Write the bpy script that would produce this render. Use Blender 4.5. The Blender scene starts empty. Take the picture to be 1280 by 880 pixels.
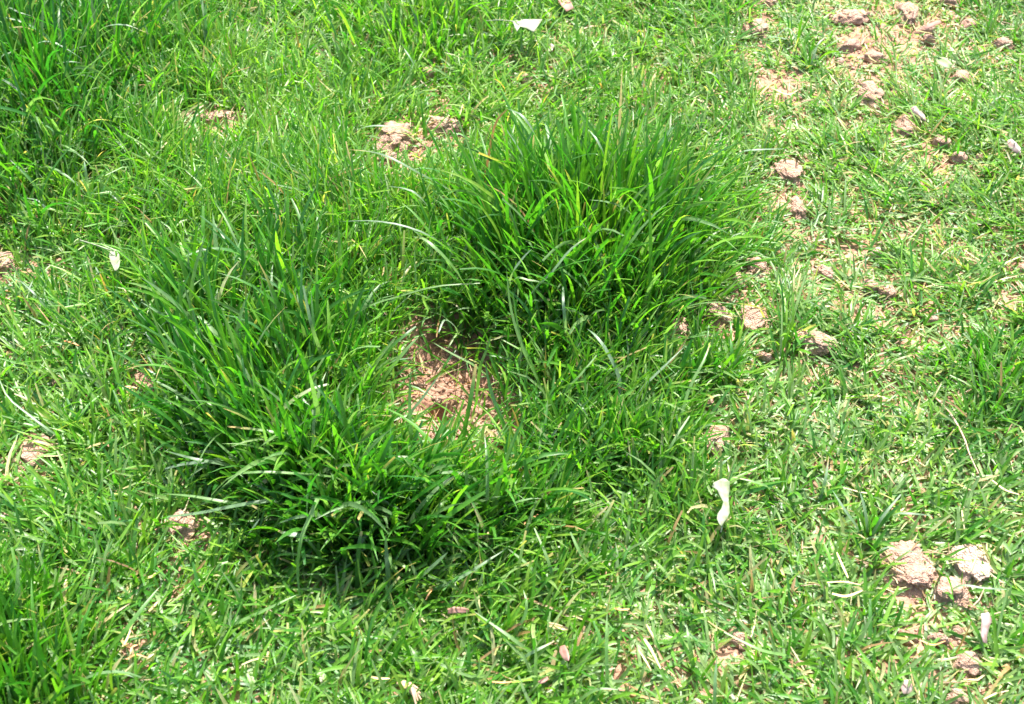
import bpy, math, random
import numpy as np
from mathutils import Vector

# ------------------------------------------------------------------ camera, sky, sun, exposure
scene = bpy.context.scene
col = scene.collection
DEP = math.radians(48.0)          # camera looks down by this much
CAM = np.array((0.0, -1.2 / math.tan(DEP), 1.2))
HF = math.tan(math.radians(21.0)) # half the horizontal field of view
cd = bpy.data.cameras.new('camera')
cam = bpy.data.objects.new('camera', cd)
col.objects.link(cam)
cam.location = CAM
cam.rotation_euler = (math.pi / 2 - DEP, 0, 0)
cd.sensor_width = 36.0
cd.lens = 18.0 / HF
cd.clip_start = 0.05
cd.clip_end = 500
cd.dof.use_dof = True
cd.dof.focus_distance = 1.60
cd.dof.aperture_fstop = 9.0
scene.camera = cam

SUN_EL = math.radians(64.0)
SUN_AZ = math.radians(16.0)       # clockwise from +Y
w = bpy.data.worlds.new('World')
scene.world = w
w.use_nodes = True
nt = w.node_tree
sky = nt.nodes.new('ShaderNodeTexSky')
sky.sky_type = 'NISHITA'
sky.sun_disc = False
sky.sun_elevation = SUN_EL
sky.sun_rotation = SUN_AZ
sky.air_density = 1.0
sky.dust_density = 4.0
nt.links.new(sky.outputs[0], nt.nodes['Background'].inputs[0])
nt.nodes['Background'].inputs[1].default_value = 0.135
sl = bpy.data.lights.new('sun', 'SUN')
sl.energy = 4.7
sl.angle = math.radians(1.0)
sl.color = (1.0, 0.955, 0.885)
so = bpy.data.objects.new('sun', sl)
col.objects.link(so)
sdir = Vector((math.sin(SUN_AZ) * math.cos(SUN_EL), math.cos(SUN_AZ) * math.cos(SUN_EL), math.sin(SUN_EL)))
so.rotation_euler = sdir.to_track_quat('Z', 'Y').to_euler()
so.location = sdir * 6

vs = scene.view_settings
vs.view_transform = 'Standard'
vs.look = 'None'
vs.exposure = 1.56
vs.gamma = 1.0
vs.use_curve_mapping = False

# ------------------------------------------------------------------ helpers
rng = np.random.default_rng(11)
FWD = np.array((0, math.cos(DEP), -math.sin(DEP)))
UPV = np.array((0, math.sin(DEP), math.cos(DEP)))


def at(px, py, z=0.0):
    """world point at height z that the photograph shows at pixel px, py (1280 x 880)"""
    d = FWD + np.array((1.0, 0, 0)) * ((px - 640) / 640 * HF) + UPV * ((440 - py) / 640 * HF)
    return CAM + d * ((z - CAM[2]) / d[2])


def pix(P):
    """pixel of world points (N,3)"""
    q = np.atleast_2d(P) - CAM
    dz = q @ FWD
    return np.stack((640 + 640 * q[:, 0] / dz / HF, 440 - 640 * (q @ UPV) / dz / HF), 1)


def mpp(py):
    """metres per pixel on the ground at row py"""
    p = at(640, py)
    return float((p - CAM) @ FWD) * HF / 640


def hash3(i, j, k, seed):
    h = (i * 374761393 + j * 668265263 + k * 2147483647 + seed * 1274126177) & 0xFFFFFFFF
    h = ((h ^ (h >> 13)) * 1274126177) & 0xFFFFFFFF
    h = (h ^ (h >> 16)) & 0xFFFFFFFF
    return h / 4294967295.0


def vnoise(P, scale, seed=0):
    """smooth value noise -1..1 at points (N,2 or 3)"""
    P = np.asarray(P, float) * scale
    if P.shape[1] == 2:
        P = np.concatenate((P, np.zeros((len(P), 1))), 1)
    f = np.floor(P).astype(np.int64)
    t = P - f
    t = t * t * (3 - 2 * t)
    out = 0
    for a in (0, 1):
        for b in (0, 1):
            for c in (0, 1):
                wgt = (t[:, 0] if a else 1 - t[:, 0]) * (t[:, 1] if b else 1 - t[:, 1]) * (t[:, 2] if c else 1 - t[:, 2])
                out = out + wgt * hash3(f[:, 0] + a, f[:, 1] + b, f[:, 2] + c, seed)
    return out * 2 - 1


def sstep(a, b, x):
    t = np.clip((x - a) / (b - a), 0, 1)
    return t * t * (3 - 2 * t)


def make_mesh(name, V, F, mat, parent=None, colors=None, smooth=True):
    me = bpy.data.meshes.new(name)
    V = np.asarray(V, np.float32)
    F = np.asarray(F, np.int32)
    me.vertices.add(len(V))
    me.vertices.foreach_set('co', V.ravel())
    k = F.shape[1]
    me.loops.add(F.size)
    me.loops.foreach_set('vertex_index', F.ravel())
    me.polygons.add(len(F))
    me.polygons.foreach_set('loop_start', np.arange(0, F.size, k, dtype=np.int32))
    me.polygons.foreach_set('loop_total', np.full(len(F), k, np.int32))
    me.polygons.foreach_set('use_smooth', np.full(len(F), smooth))
    if colors is not None:
        at_ = me.attributes.new('blade_colour', 'FLOAT_COLOR', 'POINT')
        c4 = np.ones((len(V), 4), np.float32)
        c4[:, :3] = colors
        at_.data.foreach_set('color', c4.ravel())
    me.update(calc_edges=True)
    me.validate()
    me.materials.append(mat)
    o = bpy.data.objects.new(name, me)
    col.objects.link(o)
    if parent is not None:
        o.parent = parent
        o.matrix_parent_inverse = parent.matrix_world.inverted()
    return o


def empty(name, loc):
    o = bpy.data.objects.new(name, None)
    o.empty_display_size = 0.03
    o.location = loc
    col.objects.link(o)
    bpy.context.view_layer.update()
    return o


def tag(o, label=None, cat=None, group=None, kind=None):
    for k, v in (('label', label), ('category', cat), ('group', group), ('kind', kind)):
        if v:
            o[k] = v
    return o


# ------------------------------------------------------------------ materials
def new_mat(name):
    m = bpy.data.materials.new(name)
    m.use_nodes = True
    return m, m.node_tree, m.node_tree.nodes['Principled BSDF']


def grass_material():
    m, t, b = new_mat('grass_blade')
    N = t.nodes.new
    at_ = N('ShaderNodeAttribute')
    at_.attribute_name = 'blade_colour'
    tc = N('ShaderNodeTexCoord')
    nz = N('ShaderNodeTexNoise')
    nz.inputs['Scale'].default_value = 130
    nz.inputs['Detail'].default_value = 2
    t.links.new(tc.outputs['Object'], nz.inputs['Vector'])
    mp = N('ShaderNodeMapRange')
    mp.inputs[1].default_value = 0.3
    mp.inputs[2].default_value = 0.7
    mp.inputs[3].default_value = 0.78
    mp.inputs[4].default_value = 1.18
    t.links.new(nz.outputs['Fac'], mp.inputs[0])
    mx = N('ShaderNodeVectorMath')
    mx.operation = 'SCALE'
    t.links.new(at_.outputs['Color'], mx.inputs[0])
    t.links.new(mp.outputs[0], mx.inputs['Scale'])
    t.links.new(mx.outputs[0], b.inputs['Base Color'])
    rg = N('ShaderNodeMapRange')
    rg.inputs[3].default_value = 0.36
    rg.inputs[4].default_value = 0.56
    t.links.new(nz.outputs['Fac'], rg.inputs[0])
    t.links.new(rg.outputs[0], b.inputs['Roughness'])
    b.inputs['IOR'].default_value = 1.70
    tr = N('ShaderNodeBsdfTranslucent')
    tm = N('ShaderNodeVectorMath')
    tm.operation = 'MULTIPLY'
    tm.inputs[1].default_value = (1.6, 1.85, 0.7)
    t.links.new(mx.outputs[0], tm.inputs[0])
    t.links.new(tm.outputs[0], tr.inputs['Color'])
    ms = N('ShaderNodeMixShader')
    ms.inputs[0].default_value = 0.45
    t.links.new(b.outputs[0], ms.inputs[1])
    t.links.new(tr.outputs[0], ms.inputs[2])
    t.links.new(ms.outputs[0], t.nodes['Material Output'].inputs['Surface'])
    return m


def soil_material(name, c1, c2, scale=60, bump=0.6):
    m, t, b = new_mat(name)
    N = t.nodes.new
    tc = N('ShaderNodeTexCoord')
    n1 = N('ShaderNodeTexNoise')
    n1.inputs['Scale'].default_value = scale
    n1.inputs['Detail'].default_value = 8
    n1.inputs['Roughness'].default_value = 0.65
    n2 = N('ShaderNodeTexNoise')
    n2.inputs['Scale'].default_value = scale * 6
    n2.inputs['Detail'].default_value = 4
    vo = N('ShaderNodeTexVoronoi')
    vo.inputs['Scale'].default_value = scale * 4
    for n in (n1, n2, vo):
        t.links.new(tc.outputs['Object'], n.inputs['Vector'])
    cr = N('ShaderNodeValToRGB')
    cr.color_ramp.elements[0].position = 0.32
    cr.color_ramp.elements[1].position = 0.68
    cr.color_ramp.elements[0].color = (*c1, 1)
    cr.color_ramp.elements[1].color = (*c2, 1)
    t.links.new(n1.outputs['Fac'], cr.inputs[0])
    t.links.new(cr.outputs[0], b.inputs['Base Color'])
    b.inputs['Roughness'].default_value = 0.9
    b.inputs['Specular IOR Level'].default_value = 0.25
    ad = N('ShaderNodeMath')
    ad.operation = 'ADD'
    t.links.new(n2.outputs['Fac'], ad.inputs[0])
    t.links.new(vo.outputs['Distance'], ad.inputs[1])
    bp = N('ShaderNodeBump')
    bp.inputs['Strength'].default_value = bump
    bp.inputs['Distance'].default_value = 0.003
    t.links.new(ad.outputs[0], bp.inputs['Height'])
    t.links.new(bp.outputs[0], b.inputs['Normal'])
    return m


def ground_material():
    """bare earth under the blades; far out, where no blade can be told apart, lawn green"""
    m = soil_material('earth', (0.19, 0.095, 0.062), (0.42, 0.245, 0.172), 38, 0.8)
    t = m.node_tree
    N = t.nodes.new
    b = t.nodes['Principled BSDF']
    src = b.inputs['Base Color'].links[0].from_socket
    tc = N('ShaderNodeTexCoord')
    ln = N('ShaderNodeVectorMath')
    ln.operation = 'LENGTH'
    t.links.new(tc.outputs['Object'], ln.inputs[0])
    mr = N('ShaderNodeMapRange')
    mr.inputs[1].default_value = 1.5
    mr.inputs[2].default_value = 2.3
    t.links.new(ln.outputs['Value'], mr.inputs[0])
    nz = N('ShaderNodeTexNoise')
    nz.inputs['Scale'].default_value = 9
    nz.inputs['Detail'].default_value = 10
    t.links.new(tc.outputs['Object'], nz.inputs['Vector'])
    cr = N('ShaderNodeValToRGB')
    cr.color_ramp.elements[0].color = (0.03, 0.08, 0.012, 1)
    cr.color_ramp.elements[1].color = (0.10, 0.19, 0.035, 1)
    t.links.new(nz.outputs['Fac'], cr.inputs[0])
    mx = N('ShaderNodeMix')
    mx.data_type = 'RGBA'
    t.links.new(mr.outputs[0], mx.inputs[0])
    t.links.new(src, mx.inputs[6])
    t.links.new(cr.outputs[0], mx.inputs[7])
    t.links.new(mx.outputs[2], b.inputs['Base Color'])
    return m


def plain_material(name, c1, c2, rough=0.6, scale=90, trans=0.0, tcol=None, bump=0.25):
    m, t, b = new_mat(name)
    N = t.nodes.new
    tc = N('ShaderNodeTexCoord')
    n1 = N('ShaderNodeTexNoise')
    n1.inputs['Scale'].default_value = scale
    n1.inputs['Detail'].default_value = 5
    t.links.new(tc.outputs['Object'], n1.inputs['Vector'])
    cr = N('ShaderNodeValToRGB')
    cr.color_ramp.elements[0].position = 0.35
    cr.color_ramp.elements[1].position = 0.65
    cr.color_ramp.elements[0].color = (*c1, 1)
    cr.color_ramp.elements[1].color = (*c2, 1)
    t.links.new(n1.outputs['Fac'], cr.inputs[0])
    t.links.new(cr.outputs[0], b.inputs['Base Color'])
    b.inputs['Roughness'].default_value = rough
    bp = N('ShaderNodeBump')
    bp.inputs['Strength'].default_value = bump
    bp.inputs['Distance'].default_value = 0.001
    t.links.new(n1.outputs['Fac'], bp.inputs['Height'])
    t.links.new(bp.outputs[0], b.inputs['Normal'])
    if trans:
        tr = N('ShaderNodeBsdfTranslucent')
        tr.inputs['Color'].default_value = (*(tcol or c2), 1)
        ms = N('ShaderNodeMixShader')
        ms.inputs[0].default_value = trans
        t.links.new(b.outputs[0], ms.inputs[1])
        t.links.new(tr.outputs[0], ms.inputs[2])
        t.links.new(ms.outputs[0], t.nodes['Material Output'].inputs['Surface'])
    return m


M_GRASS = grass_material()
M_EARTH = ground_material()
M_CLOD = soil_material('dry_clod', (0.27, 0.155, 0.108), (0.52, 0.345, 0.265), 130, 0.8)
M_CLODTAN = soil_material('tan_clod', (0.31, 0.175, 0.125), (0.54, 0.35, 0.265), 130, 0.8)
M_CLODPALE = soil_material('pale_clod', (0.40, 0.26, 0.195), (0.64, 0.48, 0.39), 130, 0.8)
M_CLODDARK = soil_material('brown_clod', (0.23, 0.12, 0.08), (0.44, 0.27, 0.195), 130, 0.8)
M_STRAW = plain_material('straw', (0.42, 0.30, 0.12), (0.62, 0.50, 0.26), 0.5, 120, 0.15)
M_RUST = plain_material('rust_straw', (0.42, 0.17, 0.06), (0.60, 0.32, 0.12), 0.5, 120, 0.15)
M_TWIG = plain_material('twig', (0.34, 0.22, 0.13), (0.55, 0.40, 0.28), 0.7, 150)
M_WHITE = plain_material('bleached_leaf', (0.20, 0.25, 0.13), (0.36, 0.39, 0.29), 0.75, 110, 0.25)
M_PALELEAF = plain_material('pale_green_leaf', (0.22, 0.34, 0.13), (0.32, 0.42, 0.20), 0.6, 70, 0.3)
M_PETAL = plain_material('pink_petal', (0.36, 0.17, 0.13), (0.46, 0.27, 0.22), 0.7, 60, 0.25)
M_WPETAL = plain_material('white_petal', (0.30, 0.19, 0.17), (0.48, 0.39, 0.37), 0.75, 130, 0.25)
M_BARK = plain_material('wood_splinter', (0.38, 0.22, 0.14), (0.52, 0.36, 0.25), 0.8, 120)

# ------------------------------------------------------------------ ground
HOL = at(552, 482)
PIT = at(548, 500)


def ground_z(P):
    P = np.asarray(P, float)[:, :2]
    fade = np.exp(-(np.hypot(P[:, 0], P[:, 1]) / 6.0) ** 2)
    z = 0.010 * vnoise(P, 3.1, 1) + 0.004 * vnoise(P, 11, 2)
    # soil relief of the worn hollow
    d = np.hypot((P[:, 0] - HOL[0]) / 0.080, (P[:, 1] - HOL[1]) / 0.110)
    d = d + 0.16 * vnoise(P, 45, 8)
    bare = 1 - sstep(0.75, 1.15, d)
    z = z - 0.022 * bare
    z = z + bare * (0.0045 * vnoise(P, 70, 4) + 0.0028 * vnoise(P, 150, 5) + 0.0018 * vnoise(P, 320, 6))
    e = np.hypot((P[:, 0] - PIT[0]) / 0.020, (P[:, 1] - PIT[1]) / 0.013)
    z = z - 0.020 * (1 - sstep(0.45, 1.1, e + 0.2 * vnoise(P, 90, 9)))
    z = z + 0.003 * vnoise(P, 38, 3) + 0.0015 * vnoise(P, 95, 7)
    return z * fade


def axis(c, inner):
    a = np.arange(inner[0], inner[1], 0.0022)
    lo = np.arange(-1.35, inner[0], 0.014)
    hi = np.arange(inner[1], 1.75, 0.014)
    core = np.concatenate((lo, a, hi))
    g = 0.012 * 1.28 ** np.arange(34)
    out = np.cumsum(g)
    out = out[out < 80]
    return np.concatenate((core[0] - out[::-1], core, core[-1] + out))


ax = axis(0, (HOL[0] - 0.10, HOL[0] + 0.10))
ay = axis(0, (HOL[1] - 0.13, HOL[1] + 0.13))
gx, gy = np.meshgrid(ax, ay)
GP = np.stack((gx.ravel(), gy.ravel()), 1)
GV = np.concatenate((GP, ground_z(GP)[:, None]), 1)
nx = len(ax)
ii = (np.arange(len(ay) - 1)[:, None] * nx + np.arange(nx - 1)[None]).ravel()
GF = np.stack((ii, ii + 1, ii + nx + 1, ii + nx), 1)
ground = make_mesh('ground', GV, GF, M_EARTH)
tag(ground, 'bare brown earth showing between the grass and in the worn hollow', 'ground', kind='structure')

# ------------------------------------------------------------------ blades of grass
def ribbon(C, side, nrm, Wd, fold):
    """C (N,S,3) centrelines, Wd (N,S) widths -> V (N,S*3,3), F for one blade"""
    a = C - side * (Wd * 0.5)[..., None]
    b = C + side * (Wd * 0.5)[..., None]
    m = C - nrm * (Wd * fold)[..., None]
    V = np.stack((a, m, b), 2)
    n, s = C.shape[:2]
    return V.reshape(n, s * 3, 3)


def ribbon_faces(S):
    f = []
    for i in range(S - 1):
        for j in range(2):
            k = i * 3 + j
            f.append((k, k + 1, k + 4, k + 3))
    return np.array(f, np.int64)


def profile(s, tip):
    """width along the blade; tip 1 = pointed, 0 = mown blunt"""
    s = s[None, :]
    tip = tip[:, None]
    rise = 0.72 + 0.28 * sstep(0, 0.25, s)
    point = np.clip(1 - s ** 4.0, 0, 1) ** 0.85
    blunt = 1 - 0.35 * s ** 3
    return rise * (point * tip + blunt * (1 - tip)) + 0.02


def grow(P, az, th0, bend, L, W, seg, fold=0.16, twist=None, daz=None, tip=None, clamp=True, power=1.4):
    n = len(P)
    s = np.linspace(0, 1, seg + 1)
    sm = (s[1:] + s[:-1]) / 2
    twist = np.zeros(n) if twist is None else twist
    daz = np.zeros(n) if daz is None else daz
    tip = np.ones(n) if tip is None else tip

    def frame(ss):
        th = th0[:, None] + bend[:, None] * ss[None] ** power
        a = az[:, None] + daz[:, None] * ss[None]
        d = np.stack((np.sin(th) * np.cos(a), np.sin(th) * np.sin(a), np.cos(th)), 2)
        e = np.stack((-np.sin(a), np.cos(a), np.zeros_like(a)), 2)
        nn = np.cross(d, e)
        t = twist[:, None] * (ss[None] - 0.0)
        side = e * np.cos(t)[..., None] + nn * np.sin(t)[..., None]
        return d, side, np.cross(d, side)
    d, _, _ = frame(sm)
    C = np.zeros((n, seg + 1, 3))
    C[:, 0] = P
    C[:, 1:] = P[:, None] + np.cumsum(d * (L / seg)[:, None, None], 1)
    if clamp:
        gz = ground_z(C.reshape(-1, 3)).reshape(n, seg + 1)
        lift = 0.003 + 0.004 * hash3(np.arange(n), np.arange(n) * 7, np.arange(n) * 3, 5)
        C[:, 1:, 2] = np.maximum(C[:, 1:, 2], gz[:, 1:] + lift[:, None])
    _, side, nrm = frame(s)
    return ribbon(C, side, nrm, W[:, None] * profile(s, tip), fold)


def vert_colors(c, seg, pale=0.35, browntip=None):
    """c (N,3) blade colour -> (N,(seg+1)*3,3); pale sheath at the foot, some dry tips"""
    n = len(c)
    s = np.repeat(np.linspace(0, 1, seg + 1), 3)[None, :, None]
    base = np.array((0.20, 0.27, 0.10))
    k = pale * (1 - sstep(0.0, 0.35, s))
    out = c[:, None] * (1 - k) + base * k
    if browntip is not None:
        b = sstep(0.80, 0.97, s) * browntip[:, None, None]
        out = out * (1 - b) + np.array((0.50, 0.36, 0.15)) * b
    return out


def merge(V, seg):
    n, k, _ = V.shape
    F = ribbon_faces(seg + 1)
    FF = (F[None] + (np.arange(n) * k)[:, None, None]).reshape(-1, 4)
    return V.reshape(-1, 3), FF


def blade_mix(n, deep, yellow, dry):
    """natural spread of blade greens: deep blue-green .. yellow-green, a share of straw"""
    g = np.array(((0.025, 0.130, 0.016), (0.054, 0.195, 0.015), (0.103, 0.265, 0.017), (0.180, 0.320, 0.032)))
    r = np.clip(rng.normal(1.35 - deep + yellow, 0.8, n), 0, 2.999)
    i = r.astype(int)
    f = (r - i)[:, None]
    c = g[i] * (1 - f) + g[i + 1] * f
    c = c * rng.uniform(0.8, 1.2, (n, 1))
    st = np.array(((0.44, 0.34, 0.15), (0.36, 0.22, 0.10), (0.52, 0.46, 0.24), (0.30, 0.32, 0.10)))[rng.integers(0, 4, n)]
    isdry = rng.random(n) < dry
    c[isdry] = st[isdry] * rng.uniform(0.75, 1.15, (isdry.sum(), 1))
    return c


# --- where earth shows: soil clods (pixel x, y, width, height, tone, label key) ---------------
CL = [
    # big or singular ones with labels of their own
    (1135, 703, 62, 58, 1, 'large flat tan clod of dried soil, widest of three clods lying close together'),
    (1211, 700, 46, 48, 2, 'pale whitish soil clod with crumbly top, brightest of three lying close together'),
    (1190, 736, 40, 36, 0, 'reddish brown crumbly clod wedged between the wide tan and the whitish clod'),
    (942, 405, 33, 36, 1, 'rounded pinkish tan clod with pitted surface beside the tall domed grass clump'),
    (1015, 438, 48, 22, 0, 'low elongated brown crumb ridge under an arched pale blade'),
    (943, 340, 28, 22, 0, 'brown clod tucked at the edge of the tall domed grass clump'),
    (917, 358, 18, 24, 1, 'narrow upright tan crumb next to the brown clod by the tall clump'),
    (894, 398, 26, 26, 0, 'dark brown crumbly clod nearest the foot of the tall domed clump'),
    (892, 546, 30, 44, 0, 'tall narrow reddish clod standing over the torn white leaf'),
    (47, 566, 40, 36, 1, 'knobbly tan clod lying alone under a long sloping pale blade'),
    (228, 656, 36, 28, 0, 'small pinkish brown clod at the outer edge of the crescent grass clump'),
    (184, 477, 28, 34, 3, 'dark brown clod half hidden under a pale blade beside the crescent clump'),
    (8, 329, 24, 26, 1, 'smooth tan clod alone in grass below the dark clump with arched pale blades'),
    (494, 173, 42, 34, 0, 'pinkish brown soil heap crossed by two long pale blades'),
    (556, 161, 44, 20, 1, 'flat pale crumbled soil patch beside the pinkish brown heap'),
    (985, 213, 42, 32, 1, 'wide tan clod with straw crumbs next to a small upright clod'),
    (997, 259, 18, 26, 1, 'small upright tan clod below the wide clod with straw crumbs'),
    (1133, 161, 24, 36, 1, 'pink stacked soil cast with a white petal beside it'),
    (1210, 828, 34, 30, 0, 'dull reddish clod sunk in the grass under a pink and white petal'),
    (272, 149, 40, 15, 1, 'thin pink strip of dried soil in medium tall grass'),
    (1105, 372, 22, 18, 1, 'small tan clod touching a brown crumb in thin lawn'),
    (1086, 366, 18, 16, 0, 'brown crumb touching a small tan clod in thin lawn'),
    (845, 420, 26, 30, 0, 'crumbly brown earth patch on the flank of the tall domed clump'),
    (1065, 23, 42, 18, 1, 'long pale pink soil clod in thin lawn with pink petal shapes'),
    (1135, 15, 26, 30, 0, 'upright pinkish brown cast of heaped soil pellets'),
    (944, 40, 30, 26, 1, 'pale pink clod with a rusty crumb below it'),
    (1086, 115, 30, 34, 0, 'sloping brown soil cast between the worn patch and the stacked pink cast'),
]
SMALL = [(490, 204, 30, 14, 0), (234, 149, 14, 14, 0), (137, 216, 18, 14, 0), (1062, 60, 26, 12, 0), (1090, 75, 26, 12, 1),
         (1212, 30, 18, 16, 1), (1254, 55, 22, 12, 0), (1200, 100, 20, 16, 1), (1175, 186, 22, 16, 0), (1196, 206, 18, 12, 0),
         (1094, 322, 12, 12, 2), (1163, 410, 12, 10, 1), (1030, 347, 18, 20, 0), (955, 455, 18, 9, 1), (536, 96, 18, 14, 1),
         (660, 108, 14, 20, 0), (1196, 872, 24, 18, 1), (1220, 168 + 40, 10, 8, 1), (872, 877, 18, 9, 2), (318, 309, 16, 14, 1),
         (18, 654, 18, 9, 0), (116, 664, 16, 16, 0), (1158, 38, 22, 10, 0), (1160, 48, 16, 10, 1), (660, 690 + 5, 9, 6, 0),
         (935, 575 + 20, 12, 8, 0), (1172, 800, 22, 12, 0), (1130, 795, 26, 10, 3), (1075, 828, 16, 8, 0), (925, 795, 22, 16, 0),
         (1000, 832, 14, 8, 1), (75, 480, 16, 14, 0), (400, 65, 14, 14, 1), (1185, 5, 20, 10, 0), (1275, 345, 14, 12, 1), (885, 510, 14, 12, 0),
         (960, 5, 22, 12, 0), (618, 545, 24, 20, 1), (520, 530, 40, 18, 1)]
# worn patches: grass thinned, earth and thatch visible (x, y, rx, ry, strength)
WORN = [(972, 112, 42, 24, 0.85), (1195, 502, 34, 22, 0.75), (1120, 478, 26, 18, 0.6), (1080, 70, 34, 22, 0.6),
        (165, 800, 22, 32, 0.7), (1170, 795, 46, 16, 0.55), (1240, 640, 20, 14, 0.6), (730, 60, 50, 14, 0.6), (800, 95, 20, 10, 0.5),
        (70, 350, 45, 14, 0.4), (1150, 295, 60, 20, 0.5), (600, 560, 34, 22, 0.85), (635, 500, 46, 44, 0.45), (560, 545, 36, 24, 0.8),
        (930, 800, 30, 16, 0.4), (1260, 390, 16, 30, 0.5), (1020, 350, 16, 18, 0.5), (890, 530, 22, 40, 0.6), (185, 470, 26, 26, 0.7),
        (500, 190, 40, 36, 0.6), (560, 165, 36, 16, 0.6), (265, 156, 46, 20, 0.8), (47, 585, 34, 26, 0.6), (10, 345, 26, 20, 0.5), (228, 672, 30, 18, 0.5)]


def soil_mask(uv):
    """0 = no grass can stand, 1 = grass free to grow; and how short it stays next to clods"""
    k = np.ones(len(uv))
    sh = np.ones(len(uv))
    e = np.hypot((uv[:, 0] - 546) / 74, (uv[:, 1] - 478) / 86) + 0.22 * vnoise(uv, 0.045, 77) + 0.12 * vnoise(uv, 0.13, 78)
    k *= 0.03 + 0.97 * sstep(0.72, 1.12, e)
    for x, y, wd, ht, *_ in CL + SMALL:
        q = 0.5 * ht
        e = np.hypot((uv[:, 0] - x) / (wd * 0.50), (uv[:, 1] - y - 1) / (ht * 0.52))
        k *= 0.06 + 0.94 * sstep(0.6, 1.0, e)
        e = np.hypot((uv[:, 0] - x) / (wd * 0.62 + 4), (uv[:, 1] - (y + q + 14)) / (q * 0.6 + 24))
        sh = np.minimum(sh, 0.08 + 0.92 * sstep(0.8, 1.25, e))
    for x, y, rx, ry, s in WORN:
        e = np.hypot((uv[:, 0] - x) / rx, (uv[:, 1] - y) / ry)
        k *= 1 - s * (1 - sstep(0.55, 1.25, e))
        sh = np.minimum(sh, 1 - 0.55 * s * (1 - sstep(0.7, 1.5, e)))
    return k, sh


# --- tall clumps ---------------------------------------------------------------------------------
# each: footprint blobs (px, py, rx, ry, weight), blade length range, number, fan centre
CLUMPS = {
    'dome': dict(n=2300, blobs=[(735, 310, 115, 70, 3.0), (645, 320, 85, 70, 1.6), (815, 325, 60, 75, 1.2), (720, 395, 95, 44, 1.5), (800, 425, 36, 30, 0.5)],
                 L=(0.045, 0.205), W=(0.0036, 0.0060), fan=(735, 330), lean=0.17, yellow=0.08),
    'crescent': dict(n=3300, blobs=[(250, 430, 60, 70, 0.9), (300, 520, 70, 70, 1.3), (380, 590, 80, 62, 1.8), (470, 640, 80, 46, 1.6), (570, 640, 70, 40, 1.0), (390, 470, 70, 60, 1.0), (340, 390, 90, 60, 0.9), (640, 635, 50, 36, 0.4), (420, 668, 80, 36, 1.0), (510, 680, 70, 30, 0.7)],
                     L=(0.04, 0.165), W=(0.0038, 0.0062), fan=(400, 520), lean=0.16, yellow=-0.18),
    'corner': dict(n=1500, blobs=[(30, 60, 90, 70, 1.6), (60, 160, 70, 60, 1.2), (130, 90, 70, 50, 0.9), (-40, 180, 60, 70, 0.8), (20, 250, 50, 40, 0.5), (210, 70, 60, 40, 0.4)],
                   L=(0.05, 0.21), W=(0.0034, 0.0056), fan=(40, 120), lean=0.36, yellow=-0.6),
    'fringe': dict(n=420, blobs=[(10, 830, 60, 60, 1.0), (60, 880, 60, 40, 0.8), (-40, 790, 50, 60, 0.8)],
                   L=(0.06, 0.12), W=(0.0038, 0.0058), fan=(10, 900), lean=0.30, yellow=0.2),
    'flank': dict(n=420, blobs=[(790, 565, 80, 46, 1.0), (720, 560, 60, 40, 0.8), (850, 500, 40, 40, 0.6)],
                  L=(0.035, 0.085), W=(0.0034, 0.0052), fan=(780, 560), lean=0.7, yellow=0.1),
    'edge': dict(n=150, blobs=[(1245, 475, 60, 40, 1.0)], L=(0.03, 0.062), W=(0.0032, 0.0048), fan=(1250, 470), lean=0.7, yellow=-0.2),
    'sprig': dict(n=190, blobs=[(900, 445, 30, 26, 1.0), (880, 470, 34, 30, 1.0)], L=(0.035, 0.075), W=(0.0032, 0.0048), fan=(890, 450), lean=0.4, yellow=0.3),
    'rise': dict(n=420, blobs=[(560, 40, 80, 36, 1.0), (470, 60, 70, 36, 0.7)], L=(0.045, 0.10), W=(0.0032, 0.0048), fan=(540, 50), lean=0.35, yellow=0.4),
}
CLABEL = {
    'dome': 'tallest domed clump of deep green grass standing beside the bare soil hollow',
    'crescent': 'crescent of tall dark grass curving along the other side of the bare hollow',
    'corner': 'tall dark grass clump with several white arched blades, apart from the bare hollow',
    'fringe': 'soft upright tuft of tall grass blades beside worn straw patch',
    'flank': 'medium grass tuft of leaning blades between the bare hollow and torn white leaf',
    'edge': 'small dark green tuft in the thin patchy lawn near brown twig',
    'sprig': 'bright green sprig of upright blades below the rounded pinkish clod',
    'rise': 'yellow green tuft of medium blades next to notched white leaf',
}


def sample_clump(c):
    b = c['blobs']
    wts = np.array([q[4] * q[2] * q[3] for q in b], float)
    pick = rng.choice(len(b), c['n'], p=wts / wts.sum())
    r = rng.random(c['n']) ** 0.62 * 1.32
    a = rng.uniform(0, 2 * math.pi, c['n'])
    uv = np.stack((np.array([b[i][0] for i in pick]) + r * np.cos(a) * np.array([b[i][2] for i in pick]) * 1.05,
                   np.array([b[i][1] for i in pick]) + r * np.sin(a) * np.array([b[i][3] for i in pick]) * 1.05), 1)
    k, sh = soil_mask(uv)
    keep = rng.random(c['n']) < k
    uv, r, sh = uv[keep], r[keep], sh[keep]
    P = np.array([at(x, y) for x, y in uv])
    # blades stand in little bunches
    P[:, :2] += 0.006 * np.stack((vnoise(P, 60, 21), vnoise(P, 60, 22)), 1)
    P[:, 2] = ground_z(P) - 0.003
    return P, r, sh


CLUMP_DATA = {}
EXTRA = {}          # hand placed blades that belong to a clump


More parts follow.
